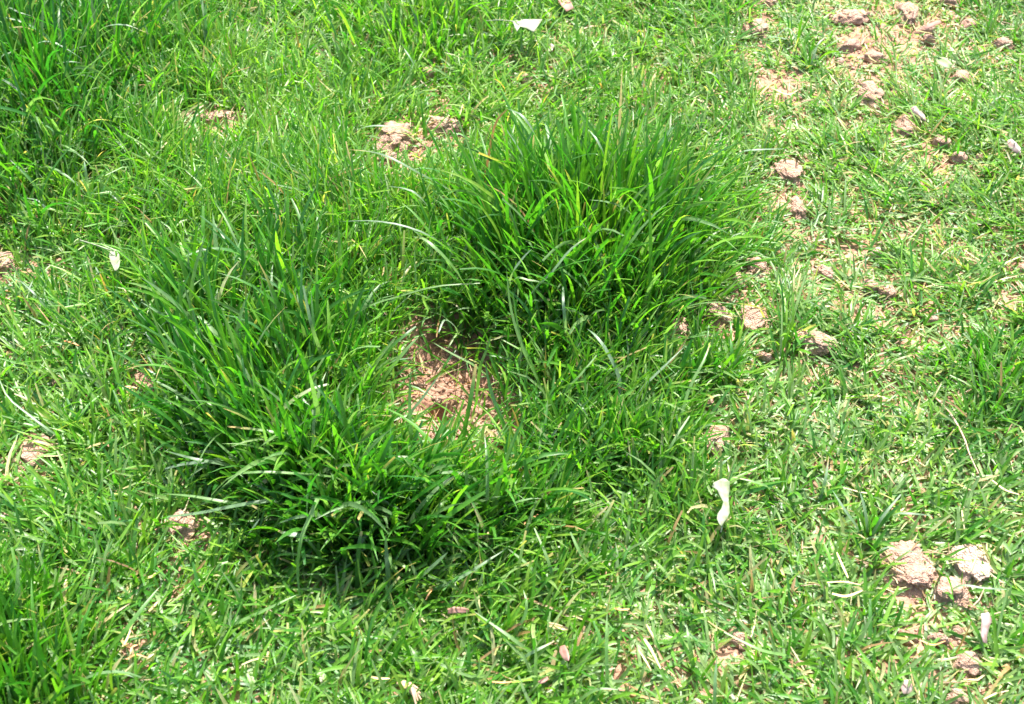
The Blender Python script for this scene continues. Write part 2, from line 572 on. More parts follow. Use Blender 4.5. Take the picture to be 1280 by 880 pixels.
def clump_blades(key):
    c = CLUMPS[key]
    P, r, sh = sample_clump(c)
    n = len(P)
    f = at(*c['fan'])
    out = P[:, :2] - f[:2]
    dist = np.hypot(out[:, 0], out[:, 1])
    az = np.arctan2(out[:, 1], out[:, 0]) + rng.normal(0, 1.35, n)
    th0 = np.abs(rng.normal(0.10, 0.14, n)) + c['lean'] * np.clip(dist / 0.20, 0, 1) * rng.uniform(0.3, 1.0, n)
    bend = np.abs(rng.normal(0.42, 0.42, n)) + 0.22 * np.clip(dist / 0.2, 0, 1)
    tallness = np.clip(1.15 - 0.72 * r ** 1.6 + rng.normal(0, 0.16, n), 0.1, 1.15) * sh
    L = (c['L'][0] + (c['L'][1] - c['L'][0]) * tallness * rng.uniform(0.45, 1.0, n)) * (0.3 + 0.7 * sh)
    L *= np.where(rng.random(n) < 0.30, rng.uniform(0.4, 0.75, n), 1)
    flop = rng.random(n) < 0.07
    bend[flop] += rng.uniform(0.6, 1.3, flop.sum())
    W = rng.uniform(*c['W'], n) * (0.85 + 0.3 * rng.random(n))
    V = grow(P, az, th0, bend, L, W, 8, 0.16, rng.normal(0, 0.9, n), rng.normal(0, 0.25, n), np.where(rng.random(n) < 0.25, 0.25, 1.0), True, 1.7)
    cc = blade_mix(n, 0.35, c['yellow'], 0.006)
    glint = (rng.random(n) < 0.09) | flop
    cc[glint] = 0.45 * cc[glint] + 0.55 * np.array((0.19, 0.28, 0.14))  # pale undersides, with white glints painted into the colour
    C = vert_colors(cc, 8, 0.45, (rng.random(n) < 0.03) * 1.0)
    return V, C


for key in CLUMPS:
    CLUMP_DATA[key] = clump_blades(key)


# --- hand placed long blades: (owner, width mm, roll, [(px, py, height cm), ...], tone) -------------
def catmull(pts, n):
    p = np.vstack((2 * pts[0] - pts[1], pts, 2 * pts[-1] - pts[-2]))
    out = []
    m = len(pts) - 1
    for t in np.linspace(0, m - 1e-6, n):
        i = int(t)
        f = t - i
        a, b, c, d = p[i:i + 4]
        out.append(0.5 * (2 * b + (c - a) * f + (2 * a - 5 * b + 4 * c - d) * f * f + (3 * b - a - 3 * c + d) * f ** 3))
    return np.array(out)


PALE = np.array((0.125, 0.245, 0.065))
MID = np.array((0.075, 0.20, 0.03))
DEEPC = np.array((0.04, 0.13, 0.022))
GREY = np.array((0.12, 0.21, 0.10))
TONE = {'p': PALE, 'm': MID, 'd': DEEPC, 'g': GREY, 'w': np.array((0.17, 0.26, 0.16))}  # 'w' has the whitish highlight of shining blades painted into its colour
LONG = [
    ('corner', 5, 0, [(118, 50, 4), (130, 34, 9), (157, 31, 11), (188, 43, 9)], 'w'),
    ('corner', 5, 0, [(40, 66, 6), (47, 54, 10), (64, 52, 11), (85, 62, 10), (103, 74, 8)], 'w'),
    ('corner', 4.5, 0, [(62, 92, 5), (72, 80, 8), (88, 77, 9), (104, 79, 8)], 'w'),
    ('corner', 4, 0, [(98, 97, 5), (112, 95, 7), (128, 104, 5)], 'w'),
    ('corner', 5, 0, [(0, 102, 8), (18, 109, 9), (42, 131, 6)], 'w'),
    ('corner', 4, 0, [(96, 30, 8), (106, 16, 12), (112, 0, 14)], 'w'),
    ('corner', 4, 0, [(8, 14, 10), (25, 16, 11), (42, 21, 10)], 'g'),
    ('corner', 4.5, 0, [(0, 78, 9), (12, 66, 10), (22, 61, 9)], 'g'),
    ('corner', 5, 0, [(96, 210, 0.5), (109, 236, 3), (107, 214, 6), (105, 200, 7)], 'w'),
    ('lawn', 4, 0, [(131, 237, 3), (142, 246, 5), (152, 255, 4)], 'w'),
    ('lawn', 3.5, 0, [(188, 225, 3), (201, 224, 5), (215, 225, 4)], 'w'),
    ('lawn', 4.5, 0, [(229, 243, 3), (243, 230, 5), (259, 214, 7)], 'g'),
    ('lawn', 4.5, 0, [(274, 301, 2), (262, 284, 5), (252, 266, 6)], 'w'),
    ('lawn', 4.5, 0, [(215, 283, 2), (206, 258, 6), (194, 236, 8)], 'p'),
    ('lawn', 4, 0, [(143, 158, 3), (160, 150, 5), (178, 141, 5)], 'g'),
    ('lawn', 4, 0, [(62, 270, 3), (50, 252, 5), (30, 247, 5)], 'w'),
    ('dome', 6.5, 0, [(690, 240, 3), (684, 200, 12), (668, 166, 18), (652, 144, 20), (634, 136, 19)], 'w'),
    ('dome', 4, 0, [(676, 260, 3), (656, 200, 12), (632, 160, 16)], 'w'),
    ('dome', 5.5, 0, [(762, 250, 3), (760, 210, 12), (748, 178, 16), (736, 162, 16)], 'w'),
    ('dome', 5, 0, [(600, 270, 1), (560, 236, 7), (527, 218, 10), (486, 196, 12), (460, 189, 11), (435, 187, 10)], 'g'),
    ('lawn', 5, 0, [(520, 176, 1), (498, 161, 5), (466, 157, 6), (444, 163, 4)], 'w'),
    ('dome', 4.5, 0, [(560, 290, 1), (527, 248, 8), (507, 236, 9), (486, 233, 8)], 'w'),
    ('dome', 4, 0, [(590, 340, 1), (546, 300, 7), (507, 283, 9), (466, 276, 9), (422, 277, 7)], 'w'),
    ('dome', 4, 0, [(600, 280, 2), (597, 254, 6), (590, 230, 8)], 'w'),
    ('dome', 4, 0, [(606, 275, 3), (610, 252, 6), (612, 236, 8)], 'w'),
    ('lawn', 4, 0, [(524, 95, 2), (515, 76, 5), (506, 62, 6)], 'w'),
    ('lawn', 4.5, 0, [(582, 152, 2), (585, 132, 6), (587, 115, 7)], 'p'),
    ('dome', 6.5, 0, [(600, 400, 1), (583, 358, 7), (562, 328, 11), (542, 308, 13), (527, 297, 13), (521, 302, 12)], 'p'),
    ('dome', 5, 0, [(632, 372, 4), (640, 342, 9), (654, 322, 11), (665, 311, 12)], 'w'),
    ('dome', 5.5, 0.3, [(690, 520, 0), (672, 475, 4), (655, 440, 8), (639, 388, 12), (633, 336, 16)], 'p'),
    ('dome', 4.5, 0.3, [(684, 500, 0), (665, 455, 5), (650, 420, 8), (640, 360, 13)], 'm'),
    ('dome', 4, 0.3, [(704, 500, 0), (685, 455, 4), (662, 420, 7), (644, 404, 9)], 'p'),
    ('dome', 6, 0, [(770, 505, 2), (775, 476, 4), (760, 441, 7), (745, 420, 8), (734, 411, 7)], 'w'),
    ('dome', 5, 0, [(708, 430, 2), (706, 400, 7), (704, 374, 9), (704, 358, 8)], 'w'),
    ('dome', 4, 0, [(640, 352, 9), (660, 350, 10), (690, 356, 9), (706, 363, 7)], 'p'),
    ('dome', 4.5, 0, [(660, 372, 7), (690, 340, 11), (715, 310, 13), (745, 290, 14)], 'g'),
    ('flank', 4.5, 0, [(776, 509, 1), (800, 487, 4), (830, 458, 6), (856, 433, 7)], 'w'),
    ('flank', 4, 0, [(695, 523, 1), (708, 488, 5), (726, 468, 7), (746, 444, 8)], 'p'),
    ('flank', 4, 0, [(676, 563, 1), (690, 545, 3), (702, 528, 4)], 'w'),
    ('flank', 4.5, 0, [(742, 558, 1), (733, 520, 4), (722, 500, 4)], 'g'),
    ('dome', 4, 0, [(570, 410, 1), (556, 400, 3), (548, 416, 3)], 'w'),
    ('crescent', 4, 0, [(420, 412, 2), (455, 385, 5), (500, 370, 7), (545, 358, 9), (600, 354, 9)], 'p'),
    ('flank', 4, 0, [(610, 470, 0.5), (590, 455, 2), (565, 442, 3), (541, 428, 4)], 'p'),
    ('crescent', 7, 0, [(470, 500, 0), (482, 470, 4), (505, 440, 7), (524, 420, 8)], 'p'),
    ('crescent', 6, 0, [(455, 480, 0), (482, 440, 4), (505, 420, 6), (520, 408, 6)], 'd'),
    ('crescent', 7, 0, [(572, 580, 0), (580, 540, 4), (588, 500, 8), (595, 455, 11)], 'm'),
    ('crescent', 6, 0, [(532, 610, 0), (545, 570, 4), (555, 540, 6), (558, 520, 8)], 'm'),
    ('crescent', 5, 0, [(518, 590, 0), (514, 550, 5), (512, 500, 8), (514, 458, 11)], 'm'),
    ('crescent', 5, 0, [(505, 560, 0), (512, 520, 4), (530, 495, 6), (552, 465, 8)], 'g'),
    ('flank', 6, 0, [(645, 560, 0), (630, 530, 4), (614, 490, 7), (606, 450, 10)], 'd'),
    ('flank', 5, 0, [(595, 500, 0), (600, 460, 5), (607, 440, 7), (614, 420, 9)], 'p'),
    ('crescent', 4, 0, [(470, 478, 1), (466, 462, 4), (458, 452, 5)], 'w'),
    ('crescent', 6, 0, [(405, 456, 3), (398, 432, 7), (389, 405, 11), (379, 357, 14)], 'g'),
    ('crescent', 4.5, 0, [(352, 435, 3), (334, 432, 8), (337, 412, 11)], 'w'),
    ('crescent', 5, 0, [(246, 440, 2), (243, 410, 6), (241, 388, 8)], 'g'),
    ('crescent', 4.5, 0, [(197, 445, 2), (191, 430, 5), (182, 415, 6)], 'w'),
    ('crescent', 4.5, 0, [(204, 475, 2), (195, 460, 4), (183, 443, 5)], 'w'),
    ('crescent', 4, 0, [(222, 480, 2), (206, 475, 4), (186, 463, 5), (163, 455, 4)], 'w'),
    ('lawn', 3.6, 0, [(82, 550, 1), (62, 538, 3), (36, 518, 4), (10, 496, 5), (-4, 466, 6)], 'g'),
    ('lawn', 4, 0, [(58, 386, 2), (42, 366, 4), (24, 350, 4)], 'w'),
    ('lawn', 4, 0, [(68, 413, 2), (52, 404, 4), (36, 395, 4)], 'w'),
    ('crescent', 6.5, 0, [(320, 600, 2), (287, 582, 5), (245, 574, 7), (205, 563, 6)], 'g'),
    ('crescent', 6, 0, [(300, 572, 4), (256, 577, 6), (230, 580, 5), (206, 586, 4)], 'w'),
    ('crescent', 5.5, 0, [(395, 560, 5), (360, 545, 8), (330, 538, 9), (284, 533, 8)], 'p'),
    ('crescent', 4, 0, [(430, 600, 6), (372, 592, 10), (320, 590, 11), (288, 596, 9), (264, 619, 6)], 'p'),
    ('crescent', 6, 0.2, [(402, 622, 9), (388, 645, 9), (376, 675, 8), (372, 716, 4), (376, 756, 1)], 'p'),
    ('crescent', 5, 0, [(320, 634, 3), (280, 627, 5), (240, 620, 5), (203, 617, 4)], 'p'),
    ('crescent', 6, 0, [(350, 628, 5), (320, 628, 6), (284, 634, 5), (250, 641, 4), (208, 646, 3)], 'g'),
    ('crescent', 8, 0, [(385, 675, 5), (373, 669, 6), (358, 667, 6), (345, 662, 5)], 'w'),
    ('lawn', 5, 0, [(288, 783, 1), (315, 770, 2), (345, 756, 3), (372, 743, 3)], 'p'),
    ('lawn', 7, 0, [(130, 818, 1), (155, 790, 4), (178, 760, 5), (200, 733, 5)], 'm'),
    ('crescent', 4.5, 0, [(308, 672, 2), (316, 660, 4), (325, 648, 5)], 'w'),
    ('crescent', 4, 0, [(345, 695, 3), (380, 694, 4), (410, 700, 3)], 'm'),
    ('lawn', 4.5, 0, [(264, 722, 1), (272, 708, 3), (285, 702, 3)], 'p'),
    ('lawn', 5, 0, [(135, 720, 1), (150, 733, 3), (165, 745, 2)], 'p'),
    ('crescent', 5, 0, [(546, 655, 4), (547, 640, 7), (552, 630, 8), (560, 625, 7)], 'p'),
    ('crescent', 4.5, 0, [(510, 640, 3), (490, 632, 6), (462, 612, 7)], 'g'),
    ('flank', 4.5, 0, [(600, 625, 2), (620, 616, 4), (640, 612, 4)], 'p'),
    ('lawn', 4.5, 0, [(697, 662, 1), (688, 640, 3), (675, 616, 4)], 'p'),
    ('lawn', 5.5, 0, [(692, 742, 1), (662, 708, 3), (630, 682, 4)], 'p'),
    ('lawn', 5, 0, [(530, 742, 1), (570, 725, 3), (605, 704, 4), (638, 682, 4)], 'g'),
    ('lawn', 5.5, 0, [(668, 820, 1), (632, 792, 3), (592, 764, 3)], 'p'),
    ('lawn', 5.5, 0, [(648, 826, 1), (668, 814, 3), (694, 801, 3)], 'g'),
    ('lawn', 4.5, 0, [(643, 793, 1), (656, 770, 3), (658, 752, 4), (654, 737, 4)], 'p'),
    ('lawn', 4.5, 0, [(759, 850, 1), (758, 800, 4), (759, 764, 5)], 'p'),
    ('lawn', 4.5, 0, [(696, 740, 1), (685, 700, 4), (668, 660, 5)], 'p'),
    ('lawn', 5, 0, [(745, 716, 1), (725, 690, 4), (713, 665, 5)], 'p'),
    ('lawn', 4.5, 0, [(516, 704 + 110, 1), (590, 846, 2), (600, 820, 4)], 'p'),
    ('lawn', 5, 0, [(720, 880, 1), (745, 862, 3), (775, 862, 3)], 'p'),
    ('lawn', 5, 0, [(530, 838, 1), (520, 820, 3), (513, 808, 3)], 'p'),
    ('crescent', 6, 0, [(508, 742, 0), (525, 722, 4), (545, 704, 6), (560, 690, 7)], 'g'),
    ('crescent', 6, 0, [(446, 740, 0), (447, 710, 4), (449, 680, 7), (452, 664, 8)], 'd'),
    ('crescent', 6, 0, [(486, 745, 0), (485, 715, 4), (483, 690, 6), (482, 668, 8)], 'g'),
    ('crescent', 5, 0, [(475, 740, 0), (470, 715, 3), (465, 690, 6)], 'm'),
    ('lawn', 4, 0, [(1218, 148, 1), (1235, 134, 2), (1252, 120, 3), (1280, 126, 3)], 'w'),
    ('lawn', 3.5, 0, [(1200, 193, 1), (1216, 183, 2), (1232, 178, 2)], 'w'),
    ('lawn', 4.5, 0, [(925, 191, 3), (950, 187, 4), (983, 186, 3)], 'w'),
    ('lawn', 3.5, 0, [(890, 172, 3), (884, 165, 4), (876, 160, 4)], 'w'),
    ('lawn', 4.5, 0, [(1016, 74, 1.5), (1022, 56, 3), (1032, 46, 3.4)], 'w'),
    ('lawn', 4, 0, [(995, 48, 2), (985, 35, 3), (970, 45, 2)], 'w'),
    ('lawn', 3.5, 0, [(1200, 720 + 12, 2.2), (1230, 735, 2.6), (1262, 737, 2.2)], 'w'),
    ('lawn', 3.5, 0, [(1246, 800, 0.5), (1252, 768, 2), (1260, 734, 3.4)], 'p'),
    ('lawn', 3.5, 0, [(1103, 686, 2.4), (1125, 688, 2.6), (1148, 690, 2.2)], 'w'),
    ('lawn', 4.5, 0, [(998, 430, 2), (1015, 427, 2.8), (1032, 430, 2.6), (1042, 437, 2)], 'w'),
    ('lawn', 4.5, 0, [(1092, 665, 1), (1104, 645, 3), (1126, 618, 4)], 'w'),
    ('lawn', 5, 0, [(1072, 660, 1), (1058, 640, 3), (1040, 612, 4)], 'w'),
    ('lawn', 4.5, 0, [(1084, 658, 1), (1080, 632, 3), (1074, 612, 4)], 'w'),
    ('lawn', 4.5, 0, [(1026, 620, 1), (1032, 598, 3), (1036, 570, 4)], 'w'),
    ('lawn', 4, 0, [(1113, 643, 2), (1140, 642, 3), (1168, 645, 2)], 'w'),
    ('lawn', 5, 0, [(894, 588, 2), (902, 580, 3.6), (914, 570, 4)], 'w'),
    ('lawn', 4.5, 0, [(975, 614, 1), (945, 603, 3), (915, 596, 3)], 'p'),
    ('lawn', 5, 0, [(1222, 535, 1), (1245, 520, 3), (1268, 508, 4)], 'p'),
    ('lawn', 4.5, 0, [(985, 820, 1), (950, 812, 3), (905, 790, 3)], 'p'),
    ('lawn', 4.5, 0, [(893, 880, 1), (894, 850, 3), (896, 820, 4)], 'g'),
    ('lawn', 5, 0, [(866, 825, 1), (861, 800, 3), (858, 780, 3)], 'p'),
    ('lawn', 4.5, 0, [(842, 560, 2), (860, 490, 6), (880, 450, 8), (888, 428, 8)], 'p'),
    ('lawn', 4.5, 0, [(820, 600, 1), (840, 555, 5), (862, 520, 6)], 'p'),
]

LAWNLONG = []
for owner, wd, roll, pts, tone in LONG:
    q = np.array([at(x, y, z / 100) for x, y, z in pts])
    if pts[0][2] > 0.6:   # let it start from the turf under its visible end
        b = q[0] - q[1]
        b[2] = 0
        root = q[0] + b * 0.25
        root[2] = ground_z(root[None])[0] - 0.002
        root[:2] += (q[0][2]) * 0.25 * b[:2] / (np.linalg.norm(b[:2]) + 1e-6)
        q = np.vstack((root, q))
    C = catmull(q, 13)
    gz = ground_z(C)
    C[1:, 2] = np.maximum(C[1:, 2], gz[1:] + 0.004)
    d = np.gradient(C, axis=0)
    d /= np.linalg.norm(d, axis=1, keepdims=True)
    e = np.cross(np.array((0, 0, 1.0)), d)
    ln = np.linalg.norm(e, axis=1, keepdims=True)
    flat = np.cross(d, np.array((0.0, 1.0, 0.0)))
    # upright stretches show their flat side to the open lawn
    e = np.where(ln > 0.25, e, flat)
    for i in range(1, len(e)):
        if e[i] @ e[i - 1] < 0:
            e[i] = -e[i]
    e = np.stack([np.convolve(np.pad(e[:, k], 1, mode='edge'), (0.25, 0.5, 0.25), 'valid') for k in range(3)], 1)
    e -= d * (e * d).sum(1, keepdims=True)
    e /= np.linalg.norm(e, axis=1, keepdims=True)
    nn = np.cross(d, e)
    e2 = e * math.cos(roll) + nn * math.sin(roll)
    s = np.linspace(0, 1, 13)
    Wd = wd * 0.001 * 0.78 * profile(s, np.array([rng.choice((1.0, 1.0, 0.35))]))
    V = ribbon(C[None], e2[None], np.cross(d, e2)[None], Wd, 0.13)
    cc = TONE[tone] * rng.uniform(0.85, 1.15)
    K = vert_colors(cc[None], 12, 0.08, np.array([1.0 if rng.random() < 0.12 else 0.0]))
    if owner == 'lawn':
        LAWNLONG.append((V[0], K[0], tone))
    else:
        EXTRA.setdefault(owner, []).append((V[0], K[0]))

F8 = ribbon_faces(9)
F12 = ribbon_faces(13)
for key, (V, C) in CLUMP_DATA.items():
    c = CLUMPS[key]
    base = at(*c['fan'])
    base[2] = ground_z(base[None])[0]
    root = empty('grass_clump' if key in ('dome', 'crescent', 'corner') else 'grass_tuft', base)
    tag(root, CLABEL[key], 'grass clump' if key in ('dome', 'crescent', 'corner') else 'grass tuft')
    ex = EXTRA.get(key, [])
    for v, k in ex:
        make_mesh('grass_blade', v, F12, M_GRASS, root, k)
    # the blades that show largest in the picture become parts of their own
    P2 = pix(V.reshape(-1, 3)).reshape(len(V), 9, 3, 2)
    mid = P2[:, :, 1]
    seg = np.hypot(*np.moveaxis(np.diff(mid, axis=1), 2, 0))
    wid = np.hypot(*np.moveaxis(P2[:, :, 2] - P2[:, :, 0], 2, 0))
    area = (seg * (wid[:, 1:] + wid[:, :-1]) / 2).sum(1)
    inside = ((mid[..., 0] > 0) & (mid[..., 0] < 1280) & (mid[..., 1] > 0) & (mid[..., 1] < 880)).mean(1)
    tipz = V[:, :, 2].max(1)
    score = area * inside * (0.3 + tipz / tipz.max())
    order = np.argsort(-score)
    nsep = min(300 - len(ex), int(len(V) * 0.75))
    for i in order[:nsep]:
        make_mesh('grass_blade', V[i], F8, M_GRASS, root, C[i])
    rest = order[nsep:]
    VV, FF = merge(V[rest], 8)
    o = make_mesh('grass_undergrowth', VV, FF, M_GRASS, root, C[rest].reshape(-1, 3))
    o['kind'] = 'stuff'

TUFTS = [  # px, py, label
    (165, 225, 'tuft with short whitish curved blades beside the thin pink soil strip'),
    (245, 270, 'tuft of long pale blades standing apart from the thin pink soil strip'),
    (515, 180, 'sparse tuft whose pale blade arches over the pinkish brown heap'),
    (552, 120, 'upright pale tuft behind the flat crumbled soil patch'),
    (66, 540, 'tuft with long sloping white blade over the lone knobbly clod'),
    (62, 400, 'tuft with two short white blades leaning over worn grass'),
    (270, 765, 'flat tuft with pale blades beside the crescent clump and straw patch'),
    (135, 780, 'tuft with broad slanting blade over the straw patch'),
    (700, 690, 'tuft of three light green blades near the torn white leaf'),
    (600, 735, 'tuft of crossing pale blades at the foot of the crescent clump'),
    (655, 810, 'tuft with crossed grey green blades beside the yellow straw chip'),
    (755, 850, 'tuft with tall thin light blade in short flattened grass'),
    (540, 845, 'small pale tuft beside the shredded wood chip'),
    (1215, 165, 'tuft with two whitish curved blades near the white petal on thin lawn'),
    (940, 185, 'sparse tuft of glossy white blades next to the wide clod with straw'),
    (1015, 95, 'pale arching tuft between the worn patch and long pink clod'),
    (1235, 755, 'thin stalks crossing over the three close clods'),
    (1115, 690, 'pale stalk lying across the large flat tan clod'),
    (1010, 435, 'white blade tuft arched over the low brown crumb ridge'),
    (1070, 650, 'fan of whitish upright blades in thin lawn beside the close clods'),
    (920, 600, 'light blades leaning at the torn white leaf'),
    (1230, 535, 'light green tuft beside the thin brown twig'),
    (900, 825, 'tuft of pale grey blades in flattened short lawn'),
    (835, 580, 'slender light tuft rising between torn white leaf and tall clump'),
]
tuft_roots = {}
for v, k, tone in LAWNLONG:
    u = pix(v[1:2])[0]
    b = min(range(len(TUFTS)), key=lambda i: math.hypot(TUFTS[i][0] - u[0], TUFTS[i][1] - u[1]))
    tuft_roots.setdefault(b, []).append((v, k))
for b, members in tuft_roots.items():
    feet = np.array([m[0][1] for m in members])
    c = feet.mean(0)
    c[2] = ground_z(c[None])[0]
    root = tag(empty('grass_tuft', c), TUFTS[b][2], 'grass tuft')
    for v, k in members:
        make_mesh('grass_blade', v, F12, M_GRASS, root, k)
    # the rest of the plant round the feet of its long blades
    n = 7 * len(members)
    P = np.repeat(feet, 7, 0) + rng.normal(0, 0.007, (n, 3))
    kk, sh_ = soil_mask(pix(P))
    P = P[kk > 0.4]
    n = len(P)
    if not n:
        continue
    P[:, 2] = ground_z(P) - 0.002
    V = grow(P, rng.uniform(0, 6.28, n), np.abs(rng.normal(0.45, 0.35, n)), np.abs(rng.normal(0.6, 0.4, n)), rng.uniform(0.03, 0.06, n), rng.uniform(0.003, 0.005, n), 8, 0.15, rng.normal(0, 0.8, n), rng.normal(0, 0.3, n), rng.choice((1.0, 0.2), n))
    C = vert_colors(blade_mix(n, 0.1, 0.3, 0.03), 8, 0.45)
    for i in range(n):
        make_mesh('grass_blade', V[i], F8, M_GRASS, root, C[i])

# --- the lawn itself: nobody could count it -------------------------------------------------------------
def view_margin(P, m):
    """inside the photographed piece of lawn grown by m metres"""
    y0, y1 = at(640, 880)[1], at(640, 0)[1]
    y = P[:, 1]
    hw = np.interp(y, (y0 - m, y1 + m), (0.50, 0.90)) + m
    return (y > y0 - m) & (y < y1 + m) & (np.abs(P[:, 0]) < hw)


LOWMAP = np.array([(0, 0, 0), (100, 100, 0), (250, 100, .3), (400, 80, .62), (560, 40, .45), (700, 60, .75), (850, 60, .78), (1000, 60, .95), (1200, 60, 1),
    (60, 250, .15), (60, 350, .75), (200, 250, .2), (330, 230, .25), (330, 140, .6), (480, 190, .65), (560, 170, .7), (640, 120, .8), (900, 150, .7), (1000, 200, .9), (1250, 250, .85), (880, 300, .25),
    (1000, 350, .9), (1200, 400, .95), (1250, 470, .6), (30, 430, .85), (80, 500, .75), (40, 600, .75), (150, 620, .85), (250, 700, .9), (100, 720, .7), (30, 800, .25), (200, 820, .95),
    (400, 760, .9), (350, 850, .95), (560, 760, .8), (600, 850, .9), (750, 700, .8), (800, 800, .95), (900, 500, .8), (820, 560, .25), (1000, 560, .9), (1000, 700, 1), (1200, 800, .95),
    (1250, 650, .9), (700, 560, .2), (250, 450, .1), (450, 350, .05), (350, 320, .05), (300, 400, 0), (450, 650, .2), (430, 270, .15), (520, 300, .1), (600, 250, .15), (680, 480, .15), (760, 480, .2), (160, 400, .3), (850, 420, .3), (620, 670, .4), (300, 640, .45), (180, 520, .4)], float)


def lowness(uv):
    """how short and flat the turf lies, 0 lush .. 1 worn short"""
    u = np.clip(uv[:, 0], -60, 1340)
    v = np.clip(uv[:, 1], -60, 940)
    num = np.zeros(len(uv))
    den = np.zeros(len(uv))
    for x, y, q in LOWMAP:
        wgt = 1 / (((u - x) ** 2 + (v - y) ** 2) / 1e4 + 0.05) ** 1.7
        num += wgt * q
        den += wgt
    return num / den


def lawn_blades(n, xr, yr, seg, inner, seed):
    r = np.random.default_rng(seed)
    P = np.stack((r.uniform(*xr, n), r.uniform(*yr, n), np.zeros(n)), 1)
    # crowd into small plants
    P[:, 0] += 0.009 * vnoise(P, 42, 31)
    P[:, 1] += 0.009 * vnoise(P, 42, 32)
    uv = pix(P)
    vm = view_margin(P, 0.24)
    P = P[vm] if inner else P[~vm]
    uv = uv[vm] if inner else uv[~vm]
    u, v = uv[:, 0], uv[:, 1]
    k, sh = soil_mask(uv)
    low = np.clip(lowness(uv) + 0.16 * vnoise(P, 8, 47) + 0.10 * vnoise(P, 21, 48), 0, 1)
    thin = sstep(0.5, 0.95, low) * (0.45 + 0.55 * sstep(560, 960, u))      # the thin patchy side of the lawn
    patch = vnoise(P, 7, 41) + 0.6 * vnoise(P, 19, 42)
    k = k * (1 - thin * 0.5 * sstep(0.1, 0.75, patch)) * (1 - 0.2 * sstep(0.4, 1.0, patch))
    keep = r.random(len(P)) < k
    P, uv, sh, thin, low, patch = P[keep], uv[keep], sh[keep], thin[keep], low[keep], patch[keep]
    n = len(P)
    P[:, 2] = ground_z(P) - 0.002
    tall = np.clip(1 - low, 0, 1)
    L = (0.036 + 0.042 * tall) * r.uniform(0.5, 1.4, n) * (1 + 0.25 * vnoise(P, 9, 44))
    L *= 0.22 + 0.78 * sh
    az = r.uniform(0, 2 * math.pi, n) + 0
    comb = 2.2 * vnoise(P, 4, 45)
    az = np.where(r.random(n) < 0.35, comb + r.normal(0, 0.6, n) + 1.5, az)
    th0 = np.clip(np.abs(r.normal(0.26 + 0.80 * low, 0.36, n)), 0, 1.45)
    bend = np.abs(r.normal(0.75, 0.55, n)) * (1 - 0.35 * low)
    W = r.uniform(0.0019, 0.0036, n) + 0.0014 * sstep(250, 750, uv[:, 1]) * r.random(n)
    if not inner:
        W *= 1.9
        L *= 1.1
    tw = r.normal(0, 0.8, n)
    V = grow(P, az, th0, bend, L, W, seg, 0.15, tw, r.normal(0, 0.3, n), np.where(r.random(n) < 0.45, 0.15, 1.0))
    yellow = 0.24 + 0.3 * vnoise(P, 5, 46) + 0.4 * sstep(380, 60, uv[:, 1]) * sstep(150, 350, uv[:, 0]) * (1 - 0.5 * thin) + 0.35 * low
    c = np.empty((n, 3))
    q = np.round(np.clip(yellow, -0.2, 1.0) * 4).astype(int)
    th = np.round(thin * 2).astype(int)
    for a in np.unique(q):
        for b in np.unique(th):
            m = (q == a) & (th == b)
            if m.any():
                c[m] = blade_mix(m.sum(), 0.1, a / 4, 0.025 + 0.03 * b)
    grey = (r.random(n) < 0.10 + 0.42 * low * low * (0.4 + 0.6 * sstep(350, 850, uv[:, 0])))[:, None]  # pale sheen of flat-lying blades, painted in as a grey-green mix
    c = np.where(grey, c * 0.45 + np.array((0.225, 0.300, 0.145)) * 0.55, c)
    C = vert_colors(c, seg, 0.5, (r.random(n) < 0.07) * 0.8)
    VV, FF = merge(V, seg)
    return VV, FF, C.reshape(-1, 3)


VV, FF, CC = lawn_blades(228000, (-1.35, 1.35), (-0.85, 1.15), 4, True, 5)
o = make_mesh('grass', VV, FF, M_GRASS, None, CC)
tag(o, 'short mown green lawn grass covering the ground', 'grass', kind='stuff')
NLAWN = len(FF)
VV, FF, CC = lawn_blades(95000, (-2.6, 2.6), (-1.5, 3.2), 2, False, 6)
o = make_mesh('surrounding_grass', VV, FF, M_GRASS, None, CC)
tag(o, 'coarse lawn grass spreading beyond the worn piece of lawn', 'grass', kind='stuff')

# --- thatch: dry bits lying between the blades ------------------------------------------------------------
n = 17000
r = np.random.default_rng(9)
P = np.stack((r.uniform(-1.2, 1.2, n), r.uniform(-0.7, 1.0, n), np.zeros(n)), 1)
uv = pix(P)
dens = 0.22 + 0.5 * sstep(760, 980, uv[:, 0])
for x, y, rx, ry, s in WORN + [(552, 480, 1, 1, 0.8)]:
    dens = np.maximum(dens, 1.0 * (np.hypot((uv[:, 0] - x) / rx, (uv[:, 1] - y) / ry) < 1.15))
keep = (r.random(n) < dens) & view_margin(P, 0.2)
P = P[keep]
q = 70
a_, b_ = r.uniform(0, 6.28, q), np.sqrt(r.random(q))
P = np.vstack((P, [at(552 + 72 * j * math.cos(i), 482 + 80 * j * math.sin(i)) for i, j in zip(a_, b_)]))
n = len(P)
P[:, 2] = ground_z(P) + r.uniform(0.001, 0.012, n)
uvp = pix(P)
for x, y, wd, ht, *_ in CL:
    e = np.hypot((uvp[:, 0] - x) / (wd * 0.5), (uvp[:, 1] - y - ht * 0.12) / (ht * 0.5))
    P[:, 2] += np.where(e < 1, np.sqrt(np.clip(1 - e * e, 0, 1)) * (0.11 * min(wd, ht) * mpp(y) + 0.010), 0)
V = grow(P, r.uniform(0, 6.28, n), r.uniform(1.25, 1.7, n), r.normal(0, 0.25, n), r.uniform(0.008, 0.034, n), r.uniform(0.0010, 0.0026, n), 2, 0.2, r.normal(0, 0.8, n), r.normal(0, 0.5, n), np.full(n, 0.3), False)
